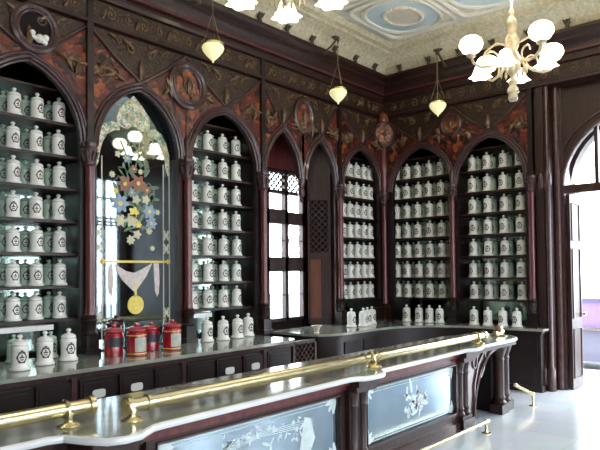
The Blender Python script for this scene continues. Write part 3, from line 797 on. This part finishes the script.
MB().prism(corner_poly(.035), BZ - .075, BZ - .032).prism(corner_poly(.04), 0, .09).build('moulding', M['ebony'], bc, o_)
MB().box(-.43, -.20, -2.86, -2.80, .12, .78).build('end_panel', M['ebony'], bc, o_)
MB().tube([(-.415, -2.5, .38), (-.415, -2.7, .38), (-.415, -2.7, .60), (-.415, -2.5, .60)], .012, 5, True).build('square_moulding', M['rib'], bc, o_)
for (xx, yy) in ((-2.2, -.965), (-1.75, -.965)):
    MB().box(xx - .17, xx + .17, yy - .012, yy + .01, .2, .75).build('door', M['ebony'], bc, o_)

lt = empty('lattice_gate', 'low dark lattice gate between the two wall counters below the window', 'gate', (-3.10, -.88, 0))
MB().box(-.24, -.20, -.02, .02, 0, .84).box(.18, .22, -.02, .02, 0, .84).box(-.24, .22, -.02, .02, .80, .84).box(-.24, .22, -.02, .02, 0, .10).build('frame', M['wood'], lt)
MB().lattice(-.20, .18, .10, .80, 0, .085, .018).build('lattice', M['rib'], lt)

cp = empty('small_cup', 'small cream cup with a wide rim on the corner counter end', 'cup', (-2.66, -.72, BZ))
MB().lathe([(.035, 0), (.036, .008), (.025, .015), (.04, .05), (.055, .085), (.075, .10), (.07, .103), (.05, .085), (.035, .05), (1e-4, .03)], n=18).build('bowl', M['cup'], cp)

# ------------------------------------------------------------------ front counter
fc = empty('shop_counter', 'long dark wood shop counter with marble top, etched glass panels and brass rail', 'counter', (-5, -2.7, 0))
o_ = (-5, -2.7, 0)
edge = [(-8.7, -2.92), (-7.46, -2.92), (-7.38, -2.95), (-7.33, -3.08), (-7.27, -3.18), (-7.19, -3.215), (-7.10, -3.21), (-7.03, -3.165), (-6.97, -3.13), (-6.90, -3.12), (-5.12, -3.10), (-5.06, -3.12), (-5.0, -3.165), (-4.93, -3.18), (-4.78, -3.18), (-4.72, -3.15), (-4.67, -3.09), (-4.60, -3.065),
        (-3.0, -3.045), (-2.93, -3.07), (-2.85, -3.09), (-2.70, -3.09), (-2.62, -3.05), (-2.0, -3.05)]
end = arc(-1.72, -2.72, .33, -PI / 2, PI / 2, 12)
top = edge + end + [(-2.0, -2.28), (-8.7, -2.28)]
MB().prism(top, .845, .886).build('marble_top', M['marble'], fc, o_)
MB().tube([(x, y - .002, .8655) for x, y in edge + end], .0215, 8).build('daylit_edge', M['whitemarble'], fc, o_)  # white rim paints in the daylight falling on the grey slab's edge
MB().box(-8.7, -7.3, -2.83, -2.36, .0, .845).box(-7.3, -2.72, -2.90, -2.36, 0, .845).build('carcass', M['wood'], fc, o_)
MB().box(-7.1, -5.0, -3.03, -2.88, .80, .845).box(-4.75, -2.9, -2.99, -2.88, .80, .845).box(-7.1, -5.0, -2.985, -2.89, .755, .80).box(-4.75, -2.9, -2.955, -2.89, .755, .80).build('apron_moulding', M['red'], fc, o_)
MB().box(-7.1, -2.75, -2.975, -2.88, 0, .10).box(-7.1, -2.75, -2.95, -2.88, .10, .13).build('skirting', M['rib'], fc, o_)
def rose(mb, x, z, y, r, n=6):
    mb.prism([(x + r * (.7 + .3 * math.cos(n * 2 * PI * k / 30)) * math.cos(2 * PI * k / 30), z + r * (.7 + .3 * math.cos(n * 2 * PI * k / 30)) * math.sin(2 * PI * k / 30)) for k in range(30)], y - .002, y, 'xz')
def leafshape(mb, x, z, y, s, an, wd=.3):
    mb.prism([(x + s * math.cos(an) * (1 + math.cos(tt)) / 2 - wd * s * math.sin(an) * math.sin(tt) / 2, z + s * math.sin(an) * (1 + math.cos(tt)) / 2 + wd * s * math.cos(an) * math.sin(tt) / 2) for tt in [2 * PI * i / 12 for i in range(12)]], y - .0015, y, 'xz')
for (x0, x1, kind) in ((-6.82, -5.06, 0), (-4.68, -3.06, 1)):
    z0, z1 = .205, .715
    pn = MB()
    pn.box(x0 - .07, x0, -2.955, -2.9, .13, .755).box(x1, x1 + .07, -2.955, -2.9, .13, .755).box(x0, x1, -2.955, -2.9, .13, z0).box(x0, x1, -2.955, -2.9, z1, .755)
    f = pn.build('panel_frame', M['wood'], fc, o_)
    MB().tube([(x0, -2.955, z0), (x1, -2.955, z0), (x1, -2.955, z1), (x0, -2.955, z1)], .012, 6, True).build('bead', M['rib'], f, o_)
    g = MB().box(x0, x1, -2.925, -2.915, z0, z1).build('mirror_glass', M['bluemirror'], fc, o_)
    e = MB(); y = -2.9252; rnd = random.Random(40 + kind); cx = (x0 + x1) / 2; cz = (z0 + z1) / 2
    if kind == 1:
        for k in range(16):
            a = rnd.uniform(0, 2 * PI); q = rnd.random() ** .5
            rose(e, cx + .02 + .22 * q * math.cos(a), cz + .13 * q * math.sin(a), y, rnd.uniform(.022, .05), rnd.choice((5, 6, 7)))
        for k in range(18): leafshape(e, cx + rnd.uniform(-.15, .15), cz + rnd.uniform(-.1, .1), y, rnd.uniform(.08, .16), rnd.uniform(0, 2 * PI))
    else:
        for k in range(4):
            q = k / 3
            e.tube([(x0 + .2 + q * .1, y, z1 - .20 - q * .03), (cx, y, z1 - .12 - .03 * q), (x1 - .30, y, z1 - .13 - q * .05)], .0028, 4)
        for k in range(34): leafshape(e, cx + rnd.uniform(-.35, .45), z1 - .15 + rnd.uniform(-.06, .06), y, rnd.uniform(.03, .09), rnd.uniform(0, 2 * PI))
        for k in range(12): rose(e, cx + rnd.uniform(-.3, .4), z1 - .15 + rnd.uniform(-.05, .05), y, rnd.uniform(.015, .03))
        e.prism([(x1 - .40, z1 - .10), (x1 - .33, z1 - .12), (x1 - .28, z1 - .28), (x1 - .36, z1 - .42), (x1 - .46, z1 - .34)], y - .0015, y, 'xz')
    for sx, xe in ((1, x0), (-1, x1)):
        for sz, ze in ((1, z0), (-1, z1)):
            for an in (.3, .8, 1.3): leafshape(e, xe + sx * .02, ze + sz * .02, y, .13, math.atan2(sz * math.sin(an), sx * math.cos(an)))
            rose(e, xe + sx * .05, ze + sz * .05, y, .03)
    e.build('etched_flowers', M['etch'], g, o_)
    b = MB()
    for d in (.03, .055): b.tube([(x0 + d, y, z0 + d), (x1 - d, y, z0 + d), (x1 - d, y, z1 - d), (x0 + d, y, z1 - d)], .003, 4, True)
    b.build('etched_lines', M['etch'], g, o_)
def console(x, y, name='console_pilaster'):
    c = MB()
    c.box(x - .13, x + .13, y - .05, y + .12, .0, .13).box(x - .11, x + .11, y - .03, y + .12, .13, .16)
    for dx in (-.065, .065):
        c.lathe([(.055, .16), (.06, .18), (.042, .21), (.05, .24), (.038, .26), (.038, .60), (.048, .62), (.04, .64), (.055, .70), (.065, .74)], (x + dx, y + .03, 0), 10)
    c.box(x - .12, x + .12, y + .02, y + .12, .16, .74)
    c.box(x - .14, x + .14, y - .07, y + .12, .74, .79).box(x - .15, x + .15, y - .10, y + .12, .79, .845)
    return c.build(name, M['wood'], fc, o_)
console(-7.17, -3.02); console(-4.87, -3.02); console(-2.885, -2.97)
# open end bay with the pierced arch bracket
br = MB(); P = [(-2.74, .0), (-2.60, .02)]
for k in range(13):
    a = PI * .5 * k / 12
    P.append((-1.98 - .62 * math.cos(a), .10 + .68 * math.sin(a)))
P += [(-1.95, .80), (-1.95, .845), (-2.74, .845)]
br.prism(P, -2.94, -2.88, 'xz'); br.build('arch_bracket', M['rib'], fc, o_)
bt = MB()
bt.tube([(-1.98 - .64 * math.cos(PI * .5 * k / 12), -2.95, .08 + .70 * math.sin(PI * .5 * k / 12)) for k in range(13)], .022, 6)
bt.tube([(-2.62, -2.945, .14), (-2.60, -2.945, .45), (-2.50, -2.945, .66), (-2.34, -2.945, .79)], .016, 5)
bt.tube([(-2.34, -2.945, .79), (-2.30, -2.945, .70), (-2.36, -2.945, .58), (-2.44, -2.945, .50)], .014, 5)
bt.tube([(-2.58 + .05 * math.cos(2 * PI * k / 12), -2.945, .70 + .08 * math.sin(2 * PI * k / 12)) for k in range(12)], .012, 5, True)
bt.tube([(-2.12, -2.945, .80), (-2.24, -2.945, .74), (-2.30, -2.945, .64)], .012, 5)
bt.build('bracket_tracery', M['rib'], fc, o_)
MB().box(-2.72, -1.75, -2.50, -2.40, 0, .845).build('back_panel', M['backdark'], fc, o_)  # near-black sheet stands in for the darkness inside the open bay
MB().box(-2.72, -1.50, -2.99, -2.36, .785, .845).build('end_apron', M['wood'], fc, o_)
for (x, y) in ((-1.90, -2.93), (-1.68, -2.90)):
    c = MB(); c.box(x - .10, x + .10, y - .08, y + .08, 0, .11)
    c.lathe([(.085, .11), (.09, .13), (.065, .16), (.075, .19), (.062, .22), (.062, .62), (.07, .64), (.06, .66), (.08, .72), (.10, .785)], (x, y, 0), 12)
    c.build('end_post', M['wood'], fc, o_)
MB().box(-1.92, -1.70, -2.84, -2.42, 0, .8).build('end_panel', M['backdark'], fc, o_)  # near black as well, painting the open bay's shade

# brass rails on the counter
def rail(label, x0, x1, y, z, r, brs, collars):
    t = empty('brass_rail', label, 'rail', ((x0 + x1) / 2, y, .886)); o2 = ((x0 + x1) / 2, y, .886)
    MB().tube([(x0 + (x1 - x0) * k / 12, y, z) for k in range(13)], r, 14).build('tube', M['brass'], t, o2)
    for x in (x0, x1):
        MB().tube([(x - .02, y, z), (x - .016, y, z), (x + .016, y, z), (x + .02, y, z)], [r * 1.05, r * 1.35, r * 1.35, r * 1.05], 14).build('end_cap', M['brass'], t, o2)
    for x in collars:
        MB().tube([(x - .014, y, z), (x - .01, y, z), (x + .01, y, z), (x + .014, y, z)], [r * 1.02, r * 1.22, r * 1.22, r * 1.02], 14).build('collar', M['brass'], t, o2)
    for x in brs:
        b = MB(); yy = y - .04
        b.lathe([(.062, .886), (.065, .892), (.055, .900), (.030, .908), (.018, .915)], (x, yy, 0), 14)
        b.tube([(x, yy, .905), (x, yy - .012, .93), (x, y - r * 1.1, z)], .014, 8)
        b.tube([(x, y + r * 1.12 * math.cos(2 * PI * k / 12), z + r * 1.12 * math.sin(2 * PI * k / 12)) for k in range(12)], .012, 6, True)
        b.build('bracket', M['brass'], t, o2)
rail('left length of brass rail on the marble shop counter, ending at the gap', -8.6, -7.13, -2.765, .972, .040, [-7.28, -8.3], [])
rail('long brass rail on the shop counter, right of the gap', -6.99, -2.30, -2.925, .962, .040, [-6.99, -4.58, -2.5], [-6.86, -4.48, -4.68])
# foot rails
ft = empty('foot_rail', 'brass foot rail near the floor along the front of the shop counter', 'foot rail', (-2.85, -3.2, 0))
MB().tube([(-4.0, 0, .12), (.02, 0, .12)], .02, 10).ball((.02, 0, .12), .026, 10, 6).build('tube', M['brass'], ft)
ft.location = (-2.85, -3.2, 0)
MB().lathe([(.05, 0), (.05, .008), (.02, .015), (.013, .03), (.013, .10)], (-.02, 0, 0), 12).tube([(-.04, 0, .12), (0, 0, .12)], .027, 10).build('bracket', M['brass'], ft)
f2 = empty('foot_rail', 'short brass rail end standing on the floor beyond the counter end', 'foot rail', (-1.30, -3.11, 0))
MB().tube([(-.17, .15, .27), (0, 0, .15)], .022, 10).ball((-.17, .15, .27), .027, 10, 6).build('tube', M['brass'], f2)
MB().lathe([(.05, 0), (.05, .008), (.02, .015), (.013, .03), (.013, .14)], (0, 0, 0), 12).ball((0, 0, .15), .026, 10, 6).build('bracket', M['brass'], f2)
# ornament at the rounded end of the counter
og = empty('counter_ornament', 'small brass and brown ornament on the rounded end of the shop counter', 'ornament', (-1.58, -2.80, .886))
MB().lathe([(.10, 0), (.105, .01), (.08, .02), (.04, .03)], n=16).tube([(-.12, 0, .045), (.12, .0, .045)], .028, 10).build('brass_base', M['brass'], og)
MB().ball((-.02, 0, .085), .05, 12, 8).tube([(-.02, 0, .09), (.06, 0, .12)], [.03, .012], 8).build('brown_knob', M['brownball'], og)
MB().ball((.07, 0, .10), .03, 10, 6).build('pale_knob', M['plate'], og)

# ------------------------------------------------------------------ doorway on the right
pr = MB()
pr.box(-.20, .34, -3.0, -2.80, 0, ZT).box(-.235, -.18, -2.93, -2.84, 0, ZT)
tr = struct('door_1', MB().box(.0, .34, -3.12, -3.0, 0, ZT).box(.0, .34, -5.1, -4.96, 0, ZT).box(.05, .20, -4.96, -3.12, 2.80, 2.92), M['rib'])
struct('trim_20', pr, M['wood'])
jb = MB()
for y in (-2.88, -2.97): jb.lathe([(.06, 0), (.06, .3), (.035, .34), (.035, 2.85), (.055, 2.9), (.055, 3.05), (.03, 3.1), (.03, ZT)], (-.20, y, 0), 10)
jb.lathe([(.045, 0), (.045, ZT)], (-.02, -3.04, 0), 10)
jb.build('jamb_colonnettes', M['rib'], tr)
# arched head panel and fanlight
P = arch_pts(-4.04, .94, .95, 14, 2.92)
hd = MB(); cols = [(3.0 - .0, 2.92, ZT)]
ys = [(-p[0], p[1]) for p in P][::-1]       # from left of view (small -Y) to right
vs = []
cc_ = [(3.0, 2.92)] + ys + [(5.1, 2.92)]
for yy, zz in cc_: vs += [(.04, -yy, zz), (.04, -yy, ZT), (.20, -yy, zz), (.20, -yy, ZT)]
fs = []
for i in range(len(cc_) - 1):
    a = 4 * i; b = a + 4
    fs += [(a, b, b + 1, a + 1), (a + 3, b + 3, b + 2, a + 2), (a + 2, b + 2, b, a), (a + 1, b + 1, b + 3, a + 3)]
hd.add(vs, fs); hd.build('arched_head', M['wood'], tr)
MB().tube([(.03, p[0], p[1]) for p in P], .03, 6).tube([(.03, -4.04 + (p[0] + 4.04) * 1.12, 2.92 + (p[1] - 2.92) * 1.12) for p in P], .02, 6).build('head_moulding', M['rib'], tr)
MB().box(.08, .13, -3.57, -3.52, 2.92, 3.75).box(.08, .13, -4.56, -4.51, 2.92, 3.75).box(.08, .13, -4.06, -4.02, 2.92, 3.86).build('fanlight_bars', M['wood'], tr)
MB().strip([(x, 2.92, z) for x, z in P], .10, .104)
fl = MB(); vs = []
for y_, z_ in P: vs += [(.10, y_, 2.92), (.10, y_, z_)]
fl.add(vs, [(2 * i, 2 * i + 2, 2 * i + 3, 2 * i + 1) for i in range(len(P) - 1)]); fl.build('fanlight_pane', M['pane'], tr)
# inside architrave over the doorway up to the frieze, and wall panelling beyond it
struct('trim_21', MB().box(-.14, .34, RY0, -5.1, 0, ZT), M['wood'])
for nm, lab, y, s in (('door_leaf', 'dark panelled door leaf standing open at the left side of the doorway', -3.165, 1), ('door_leaf', 'dark panelled door leaf standing open at the far side of the doorway', -4.89, -1)):
    dl = empty(nm, lab, 'door', (.04, y, .01))
    MB().box(0, .46, -.025, .025, 0, 2.78).build('leaf', M['wood'], dl)
    for z0, z1 in ((.15, .85), (1.0, 2.0), (2.12, 2.65)):
        for yy in (-.03, .03): MB().tube([(.06, yy, z0), (.40, yy, z0), (.40, yy, z1), (.06, yy, z1)], .014, 5, True).build('panel_moulding', M['rib'], dl)
    MB().tube([(.42, -.03, 1.05), (.42, -.07, 1.05)], .012, 8).ball((.42, -.08, 1.05), .028, 10, 6).build('knob', M['brass'], dl)

# panelling left of the jar shelves (out of view) so the wall goes on
struct('trim_22', MB().box(RX0, -7.0, FY, .34, 0, ZT), M['wood'])
struct('trim_23', MB().box(-6.99, -3.2, MIRROR_Y + .013, .34, .0, .9), M['backdark'])

# ------------------------------------------------------------------ street outside
struct('pavement', MB().box(.72, 2.7, -30, 30, -.3, -.10), M['pave'])
struct('door_step', MB().box(.54, .95, -5.1, -3.0, -.12, -.01), M['whitemarble'])
struct('street', MB().box(2.7, 30, -30, 30, -.45, -.34), M['street'])
struct('courtyard_ground', MB().box(-30, .54, .56, 25, -.3, -.1), M['pave'])
struct('front_street', MB().box(-30, 2.7, -30, RY0 - .2, -.3, -.1), M['pave'])
car = empty('parked_car', 'dark car with purple tinted windows parked outside the open doorway', 'car', (4.6, -2.6, -.34))
prof = [(-2.1, .25), (-2.15, .55), (-2.0, .78), (-1.2, .90), (1.3, .90), (2.05, .84), (2.15, .5), (2.1, .25), (1.75, .22), (1.65, .45), (1.35, .58), (1.05, .45), (.95, .22), (-.95, .22), (-1.05, .45), (-1.35, .58), (-1.65, .45), (-1.75, .22)]
MB().prism(prof, -.82, .82, 'yz').build('body', M['carbody'], car)
MB().prism([(-1.15, .90), (-.62, 1.40), (.75, 1.42), (1.35, .90)], -.70, .70, 'yz').build('cabin', M['carglass'], car)
MB().prism([(-.70, 1.38), (-.5, 1.46), (.65, 1.48), (.82, 1.40)], -.72, .72, 'yz').build('roof', M['carbody'], car)
MB().box(-.84, -.81, -2.0, 2.0, .84, .90).build('reflection_strip', M['chrome'], car)  # added strip standing in for the bright reflection along the car body
for y in (-1.35, 1.35):
    for x in (-.74, .74):
        wv = MB(); P = [(.30 * math.cos(2 * PI * k / 20), .30 * math.sin(2 * PI * k / 20)) for k in range(20)]
        wv.prism([(y + a, .30 + b) for a, b in P], x - .09, x + .09, 'yz'); w_ = wv.build('wheel', M['tyre'], car)
        MB().prism([(y + a * .55, .30 + b * .55) for a, b in P], x - .10, x + .10, 'yz').build('hubcap', M['chrome'], w_)

# ------------------------------------------------------------------ lamps
def chandelier(label, loc, arms, downs, a0, r_arm, r_down, scale=1, finial=True, up=True):
    t = empty('chandelier', label, 'chandelier', loc)
    t.scale = (scale,) * 3; top = (CZ - loc[2]) / scale
    st = MB(); st.lathe([(1e-4, -.02), (.03, .02), (.06, .06), (.075, .12), (.05, .18), (.035, .22), (.06, .28), (.07, .34), (.04, .40), (.05, .48), (.045, .52), (.022, .56), (.028, .60), (.010, .64), (.008, top)], n=14)
    st.build('stem', M['crystal'], t)
    MB().lathe([(.02, top - .12), (.06, top - .10), (.12, top - .02), (.13, top)], n=16).build('ceiling_rose', M['crystal'], t)
    for k in range(arms):
        a = a0 + 2 * PI * k / arms; c, s = math.cos(a), math.sin(a)
        P = [(.05, .22), (.12, .12), (.22, .08), (.32, .07), (.39, .10), (.41, .16)]
        f = r_arm / .41
        am = MB().tube([(q * f * c, q * f * s, z) for q, z in P], .014, 7)
        am.tube([((.20 + .06 * math.cos(b)) * f * c, (.20 + .06 * math.cos(b)) * f * s, .16 + .06 * math.sin(b)) for b in [i * .6 for i in range(9)]], .009, 5)
        am.lathe([(.015, .14), (.04, .155), (.045, .17), (.03, .19)], (r_arm * c, r_arm * s, 0), 10)
        am = am.build('arm', M['crystal'], t)
        if up:
            g = MB().lathe([(.03, .185), (.075, .20), (.102, .24), (.106, .27), (.094, .305), (.065, .33), (.05, .333)], (r_arm * c, r_arm * s, 0), 16)
            g.build('globe_shade', M['lamp'], t)
    for k in range(downs):
        a = a0 + PI / max(arms, 1) + 2 * PI * k / downs; c, s = math.cos(a), math.sin(a)
        am = MB().tube([(.04 * c, .04 * s, .30), (.14 * c, .14 * s, .34), (.24 * c * r_down / .29, .24 * s * r_down / .29, .28), (r_down * c, r_down * s, .16)], .011, 6)
        am.build('arm', M['crystal'], t)
        MB().lathe([(.025, .165), (.045, .15), (.06, .10), (.070, .07), (.098, .045)], (r_down * c, r_down * s, 0), 24, .16, 6).build('bell_shade', M['lamp'], t)
        MB().ball((r_down * c, r_down * s, .085), .03, 10, 6).build('bulb', M['bulb'], t)
    if finial:
        MB().lathe([(1e-4, -.23), (.03, -.225), (.045, -.20), (.04, -.16), (.055, -.14), (.05, -.11), (.03, -.08), (.045, -.05), (.02, -.02), (.02, .03)], n=12).build('glass_finial', M['crystal'], t)
    pr_ = MB()
    for k in range(14):
        a = 2 * PI * k / 14; pr_.lathe([(1e-4, -.05), (.012, -.02), (.008, .03), (1e-4, .05)], (.12 * math.cos(a), .12 * math.sin(a), .06), 6)
    pr_.build('crystal_drops', M['crystal'], t)
    return t
def bulb_light(X, Y, Z, W):
    l = bpy.data.lights.new('chandelier_light', 'POINT'); l.energy = W; l.color = (1, .84, .60); l.shadow_soft_size = .12
    o = bpy.data.objects.new('chandelier_light', l); COL.objects.link(o); o.location = (X, Y, Z)
bulb_light(-2.60, -3.445, 4.70, 32); bulb_light(-6.12, -3.38, 4.45, 40)
va = math.atan2(-5.94 + 3.445, -8.92 + 2.60)      # direction from lamp to viewer
chandelier('lit glass chandelier with round and bell shades hanging in front of the far shelves', (-2.60, -3.445, 3.785), 4, 4, va + math.radians(34), .42, .29, 1.173)
chandelier('lit chandelier at the top edge, only its bell shades showing below the ceiling', (-6.12, -3.38, 3.43), 0, 5, .74 - PI, .4, .31, finial=False)

def pendant(label, X, Y, z, ztop, wallrot):
    t = empty('pendant_lamp', label, 'lamp', (X, Y, z), wallrot)
    MB().lathe([(1e-4, -.165), (.012, -.155), (.01, -.14), (.03, -.125), (.08, -.075), (.118, -.025), (.13, .01), (.122, .035), (.105, .045)], n=18).build('glass_bowl', M['lampw'], t)
    MB().tube([(.115 * math.cos(2 * PI * k / 20), .115 * math.sin(2 * PI * k / 20), .05) for k in range(20)], .02, 6, True).build('rim', M['brass'], t)
    MB().ball((0, 0, .03), .055, 10, 8).build('bulb', M['bulb'], t)
    ch = MB()
    for k in range(3):
        a = 2 * PI * k / 3; ch.tube([(.115 * math.cos(a), .115 * math.sin(a), .09), (.01 * math.cos(a), .01 * math.sin(a), .40)], .005, 4)
    zz = .40
    while zz < ztop - z:
        ch.tube([(.010 * math.cos(b), 0, zz + .022 + .022 * math.sin(b)) for b in [2 * PI * i / 8 for i in range(8)]], .004, 4, True); zz += .036
    ch.build('chain', M['chain'], t)
    b = MB()
    b.tube([(0, .28, ztop - z - .10), (0, .12, ztop - z - .02), (0, .02, ztop - z + .05), (0, -.02, ztop - z + .03), (0, 0, ztop - z)], .016, 6)
    b.ball((0, .26, ztop - z - .08), .04, 8, 6)
    for k in range(5):
        a = 2 * PI * k / 5
        b.tube([(0, .03, ztop - z + .05), (.05 * math.cos(a), .03 + .05 * math.sin(a) * .6, ztop - z + .09), (.085 * math.cos(a), .03 + .05 * math.sin(a), ztop - z + .08)], [.012, .024, .006], 5)
    b.build('wall_bracket', M['verdigris'], t)
pendant('leftmost of the three small pendant lamps, above the painted mirror', -4.41, -.66, 4.30, 5.02, 0)
pendant('middle small pendant lamp, hanging in front of the window arches', -2.05, -.66, 4.30, 5.04, 0)
pendant('rightmost small pendant lamp, hanging before the far wall shelves', -.66, -1.51, 4.23, 5.02, -PI / 2)

# ------------------------------------------------------------------ daylight
wd = bpy.data.worlds.new('sky'); SC.world = wd; wd.use_nodes = True
bg = wd.node_tree.nodes['Background']; bg.inputs['Color'].default_value = (.86, .93, 1.0, 1); bg.inputs['Strength'].default_value = 10.0
def portal(name, loc, rot, sx, sy):
    l = bpy.data.lights.new(name, 'AREA'); l.shape = 'RECTANGLE'; l.size = sx; l.size_y = sy; l.cycles.is_portal = True
    o = bpy.data.objects.new(name, l); COL.objects.link(o); o.location = loc; o.rotation_euler = rot
for a, b in OPEN: portal('daylight_portal', ((a + b) / 2, RY0 - .25, 2.5), (PI / 2, 0, 0), b - a, 3.7)
portal('daylight_portal', (.80, (DY0 + DY1) / 2, 1.95), (0, PI / 2, 0), 3.9, 1.9)
portal('daylight_portal', ((WX0 + WX1) / 2,   .60, 2.1), (-PI / 2, 0, 0), .84, 2.3)

SC.view_settings.view_transform = 'Standard'; SC.view_settings.look = 'None'; SC.view_settings.gamma = 1; SC.view_settings.exposure = .45
SC.view_settings.use_curve_mapping = False
SC.cycles.use_denoising = True
SC.cycles.max_bounces = 8; SC.cycles.transparent_max_bounces = 8
SC.cycles.sample_clamp_indirect = 6
